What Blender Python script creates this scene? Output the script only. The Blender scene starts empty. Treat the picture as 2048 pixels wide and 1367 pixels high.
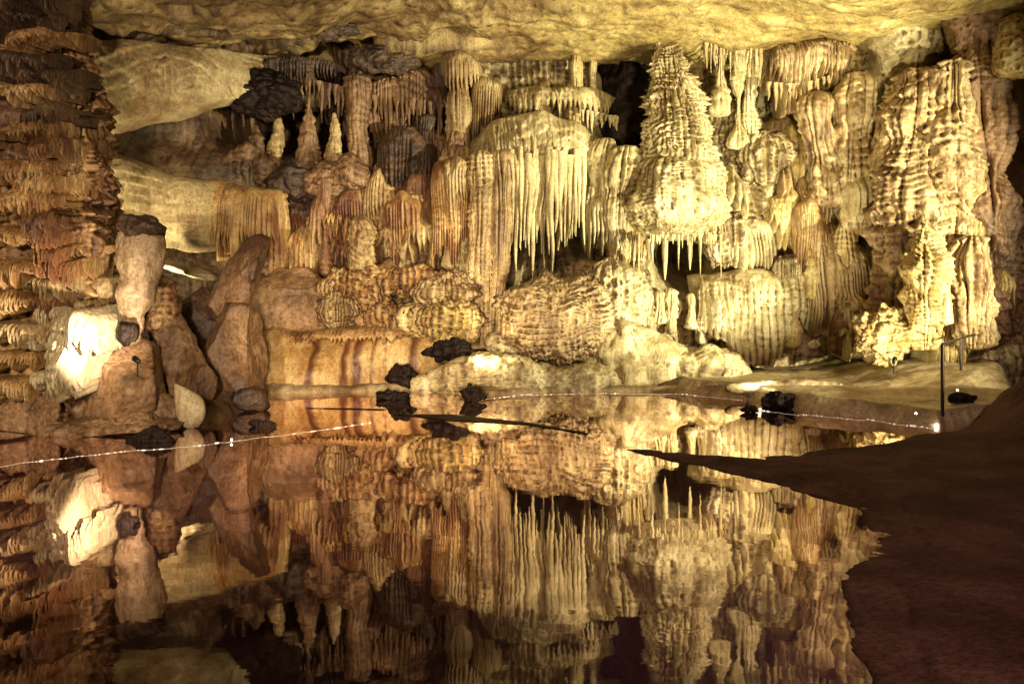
import bpy, math, random
import numpy as np
from mathutils import Vector
W=1774.; CZ=2.0
col_=bpy.context.scene.collection
def w3(px,py,D):
    px=np.asarray(px,float);py=np.asarray(py,float);D=np.asarray(D,float)+0*px
    return np.stack([(px-1024)/W*D, D, CZ-(py-560)/W*D],-1)
def G(px,py,z=0.0):
    D=W*(CZ-z)/(py-560.); return ((px-1024)/W*D, D)
# ---------- noise ----------
def _h(ix,iy,iz,s):
    n=(ix*374761393+iy*668265263+iz*1442695041+s*97531)&0xffffffff
    n=((n^(n>>13))*1274126177)&0xffffffff
    n=((n^(n>>15))*2246822519)&0xffffffff
    n=n^(n>>16)
    return (n&0xffff)/32767.5-1.
def noise(p,s=0):
    f=np.floor(p); t=p-f; t=t*t*t*(t*(t*6-15)+10); i=f.astype(np.int64)
    x,y,z=i[...,0],i[...,1],i[...,2]; tx,ty,tz=t[...,0],t[...,1],t[...,2]
    def L(a,b,t): return a+(b-a)*t
    a=L(_h(x,y,z,s),_h(x+1,y,z,s),tx); b=L(_h(x,y+1,z,s),_h(x+1,y+1,z,s),tx)
    c=L(_h(x,y,z+1,s),_h(x+1,y,z+1,s),tx); d=L(_h(x,y+1,z+1,s),_h(x+1,y+1,z+1,s),tx)
    return L(L(a,b,ty),L(c,d,ty),tz)
def fbm(p,s=0,o=4,g=.5):
    r=0;a=1.;t=0
    for k in range(o):
        r=r+a*noise(p*(2.03**k)+k*7.3,s+k); t+=a; a*=g
    return r/t
def rid(p,s=0,o=3):
    r=0;a=1.;t=0
    for k in range(o):
        r=r+a*(1-2*np.abs(noise(p*(2.07**k)+k*3.1,s+k))); t+=a; a*=.5
    return r/t
def sst(a,b,x):
    t=np.clip((x-a)/(b-a),0,1); return t*t*(3-2*t)
def _lay(P,k,s):
    w=1.6*noise(P*np.array([1.1,1.1,.8])*k*.2,s+3)+.45*noise(P*np.array([1,1,.6])*k*.5,s+5)+.10*noise(P*np.array([1,1,.3])*k*2.2,s+6)
    ph=P[...,2]*k+w; f=ph-np.floor(ph)
    return ((1-f)**1.1)*sst(0,.28,f)
def scal(P,k,s):
    """overhanging rounded growth layers, broken up, 0..1"""
    m1=sst(-.35,.5,noise(P*np.array([1,1,1.3])*k*.33,s+9)); m2=sst(-.3,.5,noise(P*k*.45+9.1,s+19))
    dr=.62+.7*noise(P*np.array([1,1,.12])*k*3.4,s+12)
    lo=fbm(P*k*.5,s+31,3)
    return .54*_lay(P,k,s)*(.15+.95*m1)*dr+.30*_lay(P,k*1.83,s+50)*m2*dr+.26*(lo+.5)+.10*noise(P*np.array([1,1,.2])*k*2.2,s+77)
# ---------- mesh ----------
def gridF(nr,nc,wrap):
    c=nc if wrap else nc-1
    r,q=np.meshgrid(np.arange(nr-1),np.arange(c),indexing='ij'); q2=(q+1)%nc
    return np.stack([r*nc+q,(r+1)*nc+q,(r+1)*nc+q2,r*nc+q2],-1).reshape(-1,4)
def tag(o,label=None,cat=None,group=None,kind=None):
    if label:o['label']=label
    if cat:o['category']=cat
    if group:o['group']=group
    if kind:o['kind']=kind
    return o
def link(name,V,F,mat,parent=None,label=None,cat=None,group=None,kind=None,smooth=True):
    V=V.reshape(-1,3)
    if parent is None: base=np.array([V[:,0].mean(),V[:,1].mean(),V[:,2].min()])
    else: base=np.array(parent.location)
    me=bpy.data.meshes.new(name); n=len(V); m=len(F)
    me.vertices.add(n); me.vertices.foreach_set('co',(V-base).astype(np.float32).ravel())
    me.loops.add(m*4); me.loops.foreach_set('vertex_index',F.astype(np.int32).ravel())
    me.polygons.add(m); me.polygons.foreach_set('loop_start',(np.arange(m)*4).astype(np.int32))
    me.update(calc_edges=True)
    if smooth: me.polygons.foreach_set('use_smooth',np.ones(m,bool))
    me.materials.append(mat); o=bpy.data.objects.new(name,me); col_.objects.link(o)
    if parent is not None: o.parent=parent
    else: o.location=base
    return tag(o,label,cat,group,kind)
def thing(name,label,cat,px,py,D,group=None):
    o=bpy.data.objects.new(name,None); col_.objects.link(o); o.empty_display_size=.2
    o.location=w3(px,py,D); return tag(o,label,cat,group)
def smooth1(a,k):
    if k<1 or len(a)<4: return a
    x=np.arange(-3*k,3*k+1); g=np.exp(-x*x/(2.*k*k)); g/=g.sum()
    ap=np.concatenate([2*a[0]-a[1:3*k+1][::-1] if len(a)>3*k else np.full(3*k,a[0]),a,2*a[-1]-a[-3*k-1:-1][::-1] if len(a)>3*k else np.full(3*k,a[-1])])
    return np.convolve(ap,g,'valid')
def revolve(path,D=18,seed=0,nth=72,step=3.,saw=0,sk=6,fl=0,nf=12,rough=.04,rf=2.2,flat=1.,cap=True,sm=4,lump=0):
    p=np.array(path,float)
    if p.shape[1]==3: p=np.c_[p,np.full(len(p),D)]
    d=np.r_[0,np.cumsum(np.hypot(np.diff(p[:,0]),np.diff(p[:,1])))]
    n=max(10,int(d[-1]/step)); s=np.linspace(0,d[-1],n)
    c=[smooth1(np.interp(s,d,p[:,k]),min(sm,n//8)) for k in range(4)]
    hw=np.maximum(c[2],.4)
    if cap:
        for dist,rr in((s,max(hw[0],3)),(d[-1]-s,max(hw[-1],3))):
            e=np.clip(dist/(rr*.75),0,1); hw=hw*np.maximum(np.sqrt(1-(1-e)**2),.02)
    C=w3(c[0],c[1],c[3]); r=hw/W*c[3]
    th=np.linspace(0,2*np.pi,nth,endpoint=False)
    R=r[:,None]; u=np.stack([np.cos(th),flat*np.sin(th)],-1)
    base=np.empty((n,nth,3)); base[...,0]=C[:,0:1]+R*u[None,:,0]; base[...,1]=C[:,1:2]+R*u[None,:,1]; base[...,2]=C[:,2:3]
    k=np.minimum(1,R/.12)
    dd=rough*fbm(base*rf,seed,5)*2
    if lump: dd=dd+lump*fbm(base*1.3,seed+40,3)*2
    if saw: dd=dd+saw*(scal(base,sk,seed)-.25)
    if fl:
        q=np.empty_like(base); q[...,0]=u[None,:,0]*2.2; q[...,1]=u[None,:,1]*2.2; q[...,2]=base[...,2]*.35
        x=th[None,:]*nf/(2*np.pi)+1.2*noise(q,seed+11)
        dd=dd+fl*(np.abs(np.sin(np.pi*x))**.6-.5)*(.6+.8*noise(base*1.4,seed+13))
    dd=dd*k
    base[...,0]+=dd*u[None,:,0]; base[...,1]+=dd*u[None,:,1]
    return base.reshape(-1,3),gridF(n,nth,True)
def col(name,path,D,mat,parent=None,label=None,cat=None,group=None,**k):
    V,F=revolve(path,D,**k); return link(name,V,F,mat,parent,label,cat,group)
def interp(pts,u):
    a=np.array(pts,float)
    if a.ndim==1: return np.interp(u,np.linspace(0,1,len(a)),a)
    d=np.r_[0,np.cumsum(np.abs(np.diff(a[:,0]))+.3*np.abs(np.diff(a[:,1])))]; d/=d[-1]
    return np.interp(u,d,a[:,0]),np.interp(u,d,a[:,1])
def drape(name,top,bot,D,mat,parent=None,label=None,cat=None,group=None,depth=.3,nfl=20,amp=.05,tip=20,seed=0,dome=.25,rough=.035,rf=2.5,saw=.025,sk=6,edge=3.,step=2.6,vs=.1,tuck=.45,rag=.12,lump=.1):
    a=np.array(top,float); b=np.array(bot,float)
    wd=a[:,0].max()-a[:,0].min(); ht=max(abs(b[:,1].mean()-a[:,1].mean()),8)
    nu=int(min(700,max(30,wd/step,nfl*9))); nv=int(min(240,max(18,ht/step)))
    u=np.linspace(0,1,nu); v=np.linspace(0,1,nv)
    k=max(2,nu//40)
    xt,yt=interp(top,u); xb,yb=interp(bot,u); yt=smooth1(yt,k); yb=smooth1(yb,k)
    Du=interp(D if hasattr(D,'__len__') else [D,D],u)
    z0=np.zeros(nu); ridge=z0.copy(); tl=z0.copy(); jit=z0.copy(); big=z0.copy()
    yt=yt+ht*rag*.6*noise(np.stack([u*4,z0+seed,z0],-1),seed+61)
    yb=yb+ht*rag*1.3*noise(np.stack([u*5,z0+seed,z0],-1),seed+62)-ht*rag*1.6*np.abs(2*u-1)**5
    if nfl:
        q=u*nfl+1.1*noise(np.stack([u*nfl*.33,z0+seed*.7,z0],-1),seed); ce=np.floor(q).astype(np.int64); fr=q-ce
        ridge=np.abs(np.sin(np.pi*fr)); rr=(_h(ce,ce*0+3,ce*0+seed,7)+1)/2
        big=(noise(np.stack([u*nfl*.22,z0+5,z0],-1),seed+2)+1)/2
        tl=tip*(.2+.8*rr)*(1-np.abs(2*fr-1))**.75*(.4+1.2*big); jit=(rr-.5)
    yb=yb-tip*.6+tl
    Vv,U=np.meshgrid(v,u,indexing='ij')
    PX=xt+(xb-xt)*Vv; PY=yt+(yb-yt)*Vv
    X=w3(PX,PY,Du[None,:]+0*PX)
    ed=np.abs(2*U-1)
    e=np.maximum(1-ed**edge,0)**.5
    prof=np.sqrt(np.maximum(0,1-(1-np.minimum(1,Vv/max(dome,1e-3)))**2))
    vf=sst(vs,vs+.35,Vv)*(.75+.5*noise(X*np.array([.9,.9,.6]),seed+33))
    off=depth*prof*e-.12*sst(.8,1,Vv)-tuck*ed**7
    nz=fbm(X*rf,seed+20,5)
    off=off+rough*2*nz+lump*2*fbm(X*.9,seed+70,2)+amp*vf*((ridge[None,:]**.65)-.5+.9*jit[None,:]+1.2*(big[None,:]-.5))
    if nfl: off=off+amp*.35*noise(X*np.array([6,6,3.]),seed+30)*vf
    if saw: off=off+saw*scal(X,sk,seed)
    X[...,1]-=off
    X[...,0]+=.03*noise(X*np.array([2,2,1.3]),seed+8)
    bk=X[-1:].copy(); bk[...,1]=Du+.5; bk[...,2]+=.06
    tp=X[:1].copy(); tp[...,1]=Du+.6
    X=np.concatenate([tp,X,bk],0)
    return link(name,X,gridF(nv+2,nu,False),mat,parent,label,cat,group)
def blob(name,px,py,rx,ry,D,mat,parent=None,label=None,cat=None,group=None,ang=0,pw=2.,dep=.8,na=.12,nf=1.3,saw=0,sk=6,fl=0,nf2=16,ridg=0,seed=0,n=None,taper=0,kind=None,cut=0):
    sc=D/W; a,c=rx*sc,ry*sc; b=dep*min(a,c) if dep<3 else dep-3
    n=n or int(min(170,max(28,max(rx,ry)*1.1))); nth=int(n*1.6)
    ph=np.linspace(-np.pi/2,np.pi/2,n); th=np.linspace(0,2*np.pi,nth,endpoint=False)
    PH,TH=np.meshgrid(ph,th,indexing='ij')
    d=np.stack([np.cos(PH)*np.cos(TH),np.cos(PH)*np.sin(TH),np.sin(PH)],-1)
    s=1/((np.abs(d)**pw).sum(-1)**(1/pw))
    if cut:
        rg=np.random.RandomState(seed+5)
        for _ in range(cut):
            nn=rg.normal(size=3); nn/=np.linalg.norm(nn); hh=rg.uniform(.62,.92)
            s=np.minimum(s,hh/np.maximum((d*nn).sum(-1),1e-3))
    L=d*s[...,None]*np.array([a,b,c])
    L[...,0]*=1-taper*L[...,2]/c; L[...,1]*=1-taper*L[...,2]/c
    R=(a*b*c)**(1/3.)
    ca,sa=math.cos(math.radians(ang)),math.sin(math.radians(ang))
    Q=L.copy(); Q[...,0]=ca*L[...,0]+sa*L[...,2]; Q[...,2]=-sa*L[...,0]+ca*L[...,2]
    dq=d.copy(); dq[...,0]=ca*d[...,0]+sa*d[...,2]; dq[...,2]=-sa*d[...,0]+ca*d[...,2]
    Pw=Q+w3(px,py,D)
    dd=na*R*2.3*fbm(Pw*nf/R*.9,seed,5,.5)
    if ridg: dd=dd+ridg*R*rid(Pw*1.1/R,seed+4,4)
    if saw: dd=dd+saw*(scal(Pw,sk,seed)-.2)
    if fl:
        q=np.stack([np.cos(TH)*2,np.sin(TH)*2,Pw[...,2]*.4],-1)
        dd=dd+fl*np.cos(PH)*(np.abs(np.sin(np.pi*(TH*nf2/(2*np.pi)+noise(q,seed+6))))**.6-.5)
    Pw=Pw+dq*dd[...,None]
    return link(name,Pw,gridF(n,nth,True),mat,parent,label,cat,group,kind)
def stal(px,py,L,r,D,mat,parent=None,name='stalactite',label=None,cat=None,group=None,seed=0,up=False,nth=12):
    R=random.Random(seed); j=R.uniform(-.4,.4)*r
    pr=[1.15,.95,.8,.72,.55,.42,.1]
    pth=[(px+j*math.sin(i*1.3+seed),py+L*i/6.,r*pr[i]*R.uniform(.8,1.2)) for i in range(7)]
    if up: pth=[(a,2*py-b,h) for a,b,h in pth][::-1]
    return col(name,pth,D,mat,parent,label,cat,group,seed=seed,nth=nth,step=4,rough=.014,rf=5,cap=False,sm=2,saw=.02,sk=9)
def fringe(parent,pts,D,n,L,r,mat,seed=0,name='stalactite'):
    R=random.Random(seed)
    for i in range(n):
        u=(i+.5+R.uniform(-.35,.35))/n; x,y=interp(pts,u); Dd=float(interp(D if hasattr(D,'__len__') else [D,D],u))
        stal(float(x),float(y)-6,L*R.uniform(.35,1.35),r*R.uniform(.6,1.3),Dd+R.uniform(-.05,.05),mat,parent,name,seed=seed*37+i)
# ---------- materials ----------
def node(nt,t,**k):
    n=nt.nodes.new(t)
    for a,b in k.items():
        if a.startswith('i_'): n.inputs[a[2:].replace('_',' ')].default_value=b
        else: setattr(n,a,b)
    return n
def ramp(nt,st):
    r=nt.nodes.new('ShaderNodeValToRGB'); e=r.color_ramp.elements
    e[0].position,e[0].color=st[0][0],(*st[0][1],1); e[1].position,e[1].color=st[-1][0],(*st[-1][1],1)
    for p,c in st[1:-1]: x=e.new(p); x.color=(*c,1)
    return r
def rock(name,c0,c1,c2,streak=1.,rough=.5,bump=.5,crev=(.10,.04,.03),stain=None,sscale=(3.2,3.2,.45),pt=(.44,.506),xmix=None,spec=.5):
    m=bpy.data.materials.new(name); m.use_nodes=True; nt=m.node_tree; ln=nt.links.new
    b=nt.nodes['Principled BSDF']; g=node(nt,'ShaderNodeNewGeometry'); b.inputs['Specular IOR Level'].default_value=spec
    def mp(sc):
        x=node(nt,'ShaderNodeMapping'); x.inputs['Scale'].default_value=sc; ln(g.outputs['Position'],x.inputs['Vector']); return x
    n1=node(nt,'ShaderNodeTexNoise',i_Scale=1.,i_Detail=4.,i_Roughness=.65,i_Distortion=.25); ln(mp(sscale).outputs[0],n1.inputs['Vector'])
    n2=node(nt,'ShaderNodeTexNoise',i_Scale=1.1,i_Detail=4.,i_Roughness=.6); ln(g.outputs['Position'],n2.inputs['Vector'])
    ad=node(nt,'ShaderNodeMix',data_type='FLOAT'); ad.inputs[0].default_value=.5*(2-streak); ln(n1.outputs['Fac'],ad.inputs[2]); ln(n2.outputs['Fac'],ad.inputs[3])
    r=ramp(nt,[(.38,c0),(.5,c1),(.60,c2)]); ln(ad.outputs[0],r.inputs['Fac']); colr=r.outputs['Color']
    if stain:
        rr=ramp(nt,[(.50,(0,0,0)),(.62,(1,1,1))]); n3=node(nt,'ShaderNodeTexNoise',i_Scale=1.,i_Detail=3.,i_Roughness=.6); ln(mp((1.6,1.6,.5)).outputs[0],n3.inputs['Vector']); ln(n3.outputs['Fac'],rr.inputs['Fac'])
        mx=node(nt,'ShaderNodeMix',data_type='RGBA'); ln(rr.outputs['Color'],mx.inputs[0]); ln(colr,mx.inputs[6]); mx.inputs[7].default_value=(*stain,1); colr=mx.outputs[2]
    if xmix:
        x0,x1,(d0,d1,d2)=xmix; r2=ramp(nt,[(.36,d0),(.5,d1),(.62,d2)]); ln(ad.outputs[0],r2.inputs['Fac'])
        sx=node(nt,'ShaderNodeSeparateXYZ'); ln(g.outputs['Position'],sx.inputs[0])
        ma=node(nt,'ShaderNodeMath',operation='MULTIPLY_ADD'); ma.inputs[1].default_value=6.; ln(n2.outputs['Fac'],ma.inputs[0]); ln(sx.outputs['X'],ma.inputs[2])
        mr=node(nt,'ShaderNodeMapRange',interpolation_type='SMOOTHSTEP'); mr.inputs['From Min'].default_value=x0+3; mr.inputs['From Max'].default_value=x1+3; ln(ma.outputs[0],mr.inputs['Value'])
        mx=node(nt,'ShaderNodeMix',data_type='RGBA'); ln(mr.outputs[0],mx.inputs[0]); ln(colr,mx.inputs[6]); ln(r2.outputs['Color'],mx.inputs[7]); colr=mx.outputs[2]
    n4=node(nt,'ShaderNodeTexNoise',i_Scale=22.,i_Detail=3.,i_Roughness=.75); ln(g.outputs['Position'],n4.inputs['Vector'])
    r4=ramp(nt,[(.33,(.5,.44,.38)),(.58,(1.12,1.12,1.12))]); ln(n4.outputs['Fac'],r4.inputs['Fac'])
    m4=node(nt,'ShaderNodeMix',data_type='RGBA',blend_type='MULTIPLY'); m4.inputs[0].default_value=.75; ln(colr,m4.inputs[6]); ln(r4.outputs['Color'],m4.inputs[7])
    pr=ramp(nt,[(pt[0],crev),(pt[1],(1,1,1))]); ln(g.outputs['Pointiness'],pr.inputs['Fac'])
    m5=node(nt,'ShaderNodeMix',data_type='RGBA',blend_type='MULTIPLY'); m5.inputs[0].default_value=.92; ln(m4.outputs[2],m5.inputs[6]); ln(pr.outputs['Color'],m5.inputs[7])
    ln(m5.outputs[2],b.inputs['Base Color'])
    rg=node(nt,'ShaderNodeMapRange'); rg.inputs['To Min'].default_value=rough-.22; rg.inputs['To Max'].default_value=rough+.22; ln(n2.outputs['Fac'],rg.inputs['Value']); ln(rg.outputs[0],b.inputs['Roughness'])
    bp=node(nt,'ShaderNodeBump'); bp.inputs['Strength'].default_value=bump; bp.inputs['Distance'].default_value=.05
    n5=node(nt,'ShaderNodeTexNoise',i_Scale=8.,i_Detail=5.,i_Roughness=.68); ln(mp((1.1,1.1,.7)).outputs[0],n5.inputs['Vector'])
    n6=node(nt,'ShaderNodeTexNoise',i_Scale=1.,i_Detail=2.,i_Roughness=.5); ln(mp((20,20,2.6)).outputs[0],n6.inputs['Vector'])
    ah=node(nt,'ShaderNodeMath',operation='MULTIPLY_ADD'); ah.inputs[1].default_value=.6*streak; ln(n6.outputs['Fac'],ah.inputs[0]); ln(n5.outputs['Fac'],ah.inputs[2])
    ln(ah.outputs[0],bp.inputs['Height']); ln(bp.outputs[0],b.inputs['Normal'])
    return m
M={}
CR=((.19,.13,.055),(.48,.40,.22),(.66,.58,.38))
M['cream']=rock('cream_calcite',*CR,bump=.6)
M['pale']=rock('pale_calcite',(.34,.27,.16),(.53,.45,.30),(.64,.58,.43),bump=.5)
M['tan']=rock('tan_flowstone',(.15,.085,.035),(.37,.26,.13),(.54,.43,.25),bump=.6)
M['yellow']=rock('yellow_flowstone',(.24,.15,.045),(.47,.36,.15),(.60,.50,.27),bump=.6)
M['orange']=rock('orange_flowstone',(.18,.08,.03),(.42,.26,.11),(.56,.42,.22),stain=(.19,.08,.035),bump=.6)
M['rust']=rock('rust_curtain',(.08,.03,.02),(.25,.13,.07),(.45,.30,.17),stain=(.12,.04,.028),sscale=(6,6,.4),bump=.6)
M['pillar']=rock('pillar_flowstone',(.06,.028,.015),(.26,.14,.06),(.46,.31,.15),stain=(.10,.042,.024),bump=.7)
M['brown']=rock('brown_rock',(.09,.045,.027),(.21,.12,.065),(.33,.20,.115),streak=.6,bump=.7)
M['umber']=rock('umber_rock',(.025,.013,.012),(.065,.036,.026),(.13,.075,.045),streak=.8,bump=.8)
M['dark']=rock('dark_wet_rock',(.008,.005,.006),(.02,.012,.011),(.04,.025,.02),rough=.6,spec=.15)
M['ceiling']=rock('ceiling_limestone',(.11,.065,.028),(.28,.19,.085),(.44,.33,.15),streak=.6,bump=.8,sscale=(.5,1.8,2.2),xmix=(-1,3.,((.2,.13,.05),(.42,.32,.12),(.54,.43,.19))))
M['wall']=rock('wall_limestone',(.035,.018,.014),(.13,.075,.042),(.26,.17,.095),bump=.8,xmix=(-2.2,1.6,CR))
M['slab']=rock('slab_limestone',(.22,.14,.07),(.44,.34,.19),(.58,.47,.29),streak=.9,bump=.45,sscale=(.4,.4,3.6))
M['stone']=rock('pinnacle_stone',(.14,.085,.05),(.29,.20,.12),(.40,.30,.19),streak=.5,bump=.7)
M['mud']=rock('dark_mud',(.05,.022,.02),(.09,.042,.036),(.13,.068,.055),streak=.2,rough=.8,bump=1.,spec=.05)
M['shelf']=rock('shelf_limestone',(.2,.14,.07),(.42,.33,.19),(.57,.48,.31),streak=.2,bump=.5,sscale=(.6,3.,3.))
M['band']=rock('banded_flowstone',(.32,.17,.06),(.50,.33,.14),(.60,.45,.23),rough=.4,bump=.5,sscale=(5,5,.35))
def add_bands(m):
    nt=m.node_tree; ln=nt.links.new; b=nt.nodes['Principled BSDF']; src=b.inputs['Base Color'].links[0].from_socket
    g=node(nt,'ShaderNodeNewGeometry'); sx=node(nt,'ShaderNodeSeparateXYZ'); ln(g.outputs['Position'],sx.inputs[0])
    n=node(nt,'ShaderNodeTexNoise',i_Scale=1.1,i_Detail=3.,i_Roughness=.55); ln(g.outputs['Position'],n.inputs['Vector'])
    ma=node(nt,'ShaderNodeMath',operation='MULTIPLY_ADD'); ma.inputs[1].default_value=.4; ln(n.outputs['Fac'],ma.inputs[0]); ln(sx.outputs['X'],ma.inputs[2])
    mr=node(nt,'ShaderNodeMapRange'); mr.inputs['From Min'].default_value=-4.75; mr.inputs['From Max'].default_value=-.75; ln(ma.outputs[0],mr.inputs['Value'])
    st=[(0,(.8,.8,.8))]
    for c,w,v in [(.05,.016,.9),(.33,.016,1),(.47,.012,1),(.525,.022,1),(.60,.008,.7),(.79,.018,.95),(.90,.01,.5)]:
        st+= [(c-w-.008,(.0,.0,.0)),(c-w*.5,(v,v,v)),(c+w*.5,(v*.8,v*.8,v*.8)),(c+w+.010,(.0,.0,.0))]
    st=st[:31]; st.append((1,(0,0,0))); st=sorted(st,key=lambda q:q[0])
    r=ramp(nt,st); ln(mr.outputs[0],r.inputs['Fac'])
    mx=node(nt,'ShaderNodeMix',data_type='RGBA'); ln(r.outputs['Color'],mx.inputs[0]); ln(src,mx.inputs[6]); mx.inputs[7].default_value=(.09,.022,.012,1); ln(mx.outputs[2],b.inputs['Base Color'])
add_bands(M['band'])
def simple(name,c,rough=.5,metal=0,em=0):
    m=bpy.data.materials.new(name); m.use_nodes=True; b=m.node_tree.nodes['Principled BSDF']
    n=node(m.node_tree,'ShaderNodeTexNoise',i_Scale=20.); r=ramp(m.node_tree,[(.3,tuple(x*.7 for x in c)),(.7,c)]); m.node_tree.links.new(n.outputs['Fac'],r.inputs['Fac']); m.node_tree.links.new(r.outputs['Color'],b.inputs['Base Color'])
    b.inputs['Roughness'].default_value=rough; b.inputs['Metallic'].default_value=metal
    if em: b.inputs['Emission Color'].default_value=(1,.92,.78,1); b.inputs['Emission Strength'].default_value=em
    return m
M['metal']=simple('dark_painted_metal',(.03,.022,.02),.4,.6)
M['bulb']=simple('lit_glass',(.9,.85,.7),.2,0,30)
M['glint']=simple('painted_glint',(.85,.82,.76),.15,0,.5)  # lamp glints on the water, painted as a pale faint glow
m=bpy.data.materials.new('still_pool_water'); m.use_nodes=True; nt=m.node_tree; nt.nodes.clear(); ln=nt.links.new
out=node(nt,'ShaderNodeOutputMaterial'); gl=node(nt,'ShaderNodeBsdfGlossy'); gl.inputs['Color'].default_value=(.97,.82,.78,1); gl.inputs['Roughness'].default_value=.022
df=node(nt,'ShaderNodeBsdfDiffuse'); df.inputs['Color'].default_value=(.075,.036,.048,1)
fr=node(nt,'ShaderNodeFresnel',i_IOR=1.45); mr=node(nt,'ShaderNodeMapRange'); mr.inputs['From Min'].default_value=.05; mr.inputs['From Max'].default_value=.40; mr.inputs['To Min'].default_value=.04; mr.inputs['To Max'].default_value=.95; ln(fr.outputs[0],mr.inputs['Value'])
g=node(nt,'ShaderNodeNewGeometry'); nn=node(nt,'ShaderNodeTexNoise',i_Scale=2.2,i_Detail=3.); ln(g.outputs['Position'],nn.inputs['Vector'])
# sediment film, thicker in the near shallows
n2=node(nt,'ShaderNodeTexNoise',i_Scale=1.1,i_Detail=5.,i_Roughness=.6); ln(g.outputs['Position'],n2.inputs['Vector'])
rs=ramp(nt,[(.40,(.25,.25,.25)),(.58,(1,1,1))]); ln(n2.outputs['Fac'],rs.inputs['Fac'])
sx=node(nt,'ShaderNodeSeparateXYZ'); ln(g.outputs['Position'],sx.inputs[0])
my=node(nt,'ShaderNodeMapRange',interpolation_type='SMOOTHSTEP'); my.inputs['From Min'].default_value=4.6; my.inputs['From Max'].default_value=7.5; my.inputs['To Min'].default_value=.85; my.inputs['To Max'].default_value=0.; ln(sx.outputs['Y'],my.inputs['Value'])
ms=node(nt,'ShaderNodeMix',data_type='RGBA'); ln(my.outputs[0],ms.inputs[0]); ms.inputs[6].default_value=(1,1,1,1); ln(rs.outputs['Color'],ms.inputs[7])
mm=node(nt,'ShaderNodeMath',operation='MULTIPLY'); ln(mr.outputs[0],mm.inputs[0]); ln(ms.outputs[2],mm.inputs[1])
bp=node(nt,'ShaderNodeBump'); bp.inputs['Strength'].default_value=.06; bp.inputs['Distance'].default_value=.02; ln(nn.outputs['Fac'],bp.inputs['Height']); ln(bp.outputs[0],gl.inputs['Normal'])
mx=node(nt,'ShaderNodeMixShader'); ln(mm.outputs[0],mx.inputs[0]); ln(df.outputs[0],mx.inputs[1]); ln(gl.outputs[0],mx.inputs[2]); ln(mx.outputs[0],out.inputs[0]); M['water']=m
# ---------- setting ----------
def plane(name,x0,x1,y0,y1,z,mat):
    V=np.array([[x0,y0,z],[x1,y0,z],[x0,y1,z],[x1,y1,z]],float); return link(name,V,np.array([[0,1,3,2]]),mat,kind='structure',smooth=False)
plane('cave_floor',-20,20,-4,30,-.8,M['mud'])
plane('water',-18,18,-3,26,0,M['water'])
ctl=np.array([(200,150,15.8),(250,150,16.8),(400,150,17.8),(350,270,18.8),(260,400,16.8),(400,430,17.3),(520,430,18),(400,540,18.6),(560,250,21),(650,250,21),(600,600,18.3),(450,650,18),(800,200,19.4),(800,450,18.5),(700,700,17.9),(880,690,18.2),(1000,300,18.9),(1100,200,19.3),(1000,470,18.4),(1060,540,22),(1130,540,22),(1290,180,23.5),(1250,150,22.5),(1260,280,22),(1350,530,23),(1480,200,19.2),(1500,450,18.2),(1650,300,18.4),(1650,600,18),(1550,700,18.6),(1700,450,18.1),(1800,300,16.9),(1758,400,22),(1758,250,22),(1900,400,16.6),(1960,500,16.5),(1840,600,16.2),(2035,450,24),(2035,300,25),(2035,600,22),(2100,400,24),(2040,90,16.6),(1950,60,16.8),(100,300,15),(0,500,15),(1200,700,17.9),(1200,400,18.5),(1440,600,18.5),(1350,680,18.6)],float)
cw=w3(ctl[:,0],ctl[:,1],ctl[:,2])
def walld(X,Z):
    num=0;den=0
    for q,d in zip(cw,ctl[:,2]):
        s_=.38 if d>20 else .6
        w=np.exp(-((X-q[0])**2+(Z-q[2])**2)/(2*s_**2))*(2 if d>20 else 1)+2e-5/(1+(X-q[0])**2+(Z-q[2])**2); num=num+w*d; den=den+w
    return num/den
nx,nz=960,360
X,Z=np.meshgrid(np.linspace(-11.5,13,nx),np.linspace(-.9,8,nz),indexing='xy')
Y=walld(X,Z)
Pw=np.stack([X,Y*0+18,Z],-1)
sm_=np.exp(-((X+6.6)**2/5+(Z-3.9)**2/6))*.8
det=1-sm_
Y=Y-det*(.30*rid(Pw*np.array([.9,1,.7]),3,4)+.30*fbm(Pw*1.1,9,5)+.24*(scal(Pw,2.2,4)))
fx=X*6.5+1.1*noise(Pw*np.array([1.1,1,.3]),17); fm=sst(-.3,.4,noise(Pw*np.array([.7,1,.6]),23))
Y=Y-det*fm*.12*np.abs(np.sin(np.pi*fx))**.6-.09*scal(Pw,6,31)*det-.03*fbm(Pw*7,5,3)
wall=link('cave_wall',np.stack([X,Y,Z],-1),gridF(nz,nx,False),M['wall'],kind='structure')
R=random.Random(79)
def wd_at(px,py,D0=18.3):
    D=D0
    for _ in range(3):
        p=w3(px,py,D); D=float(walld(p[0],p[2]))
    return D
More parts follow.
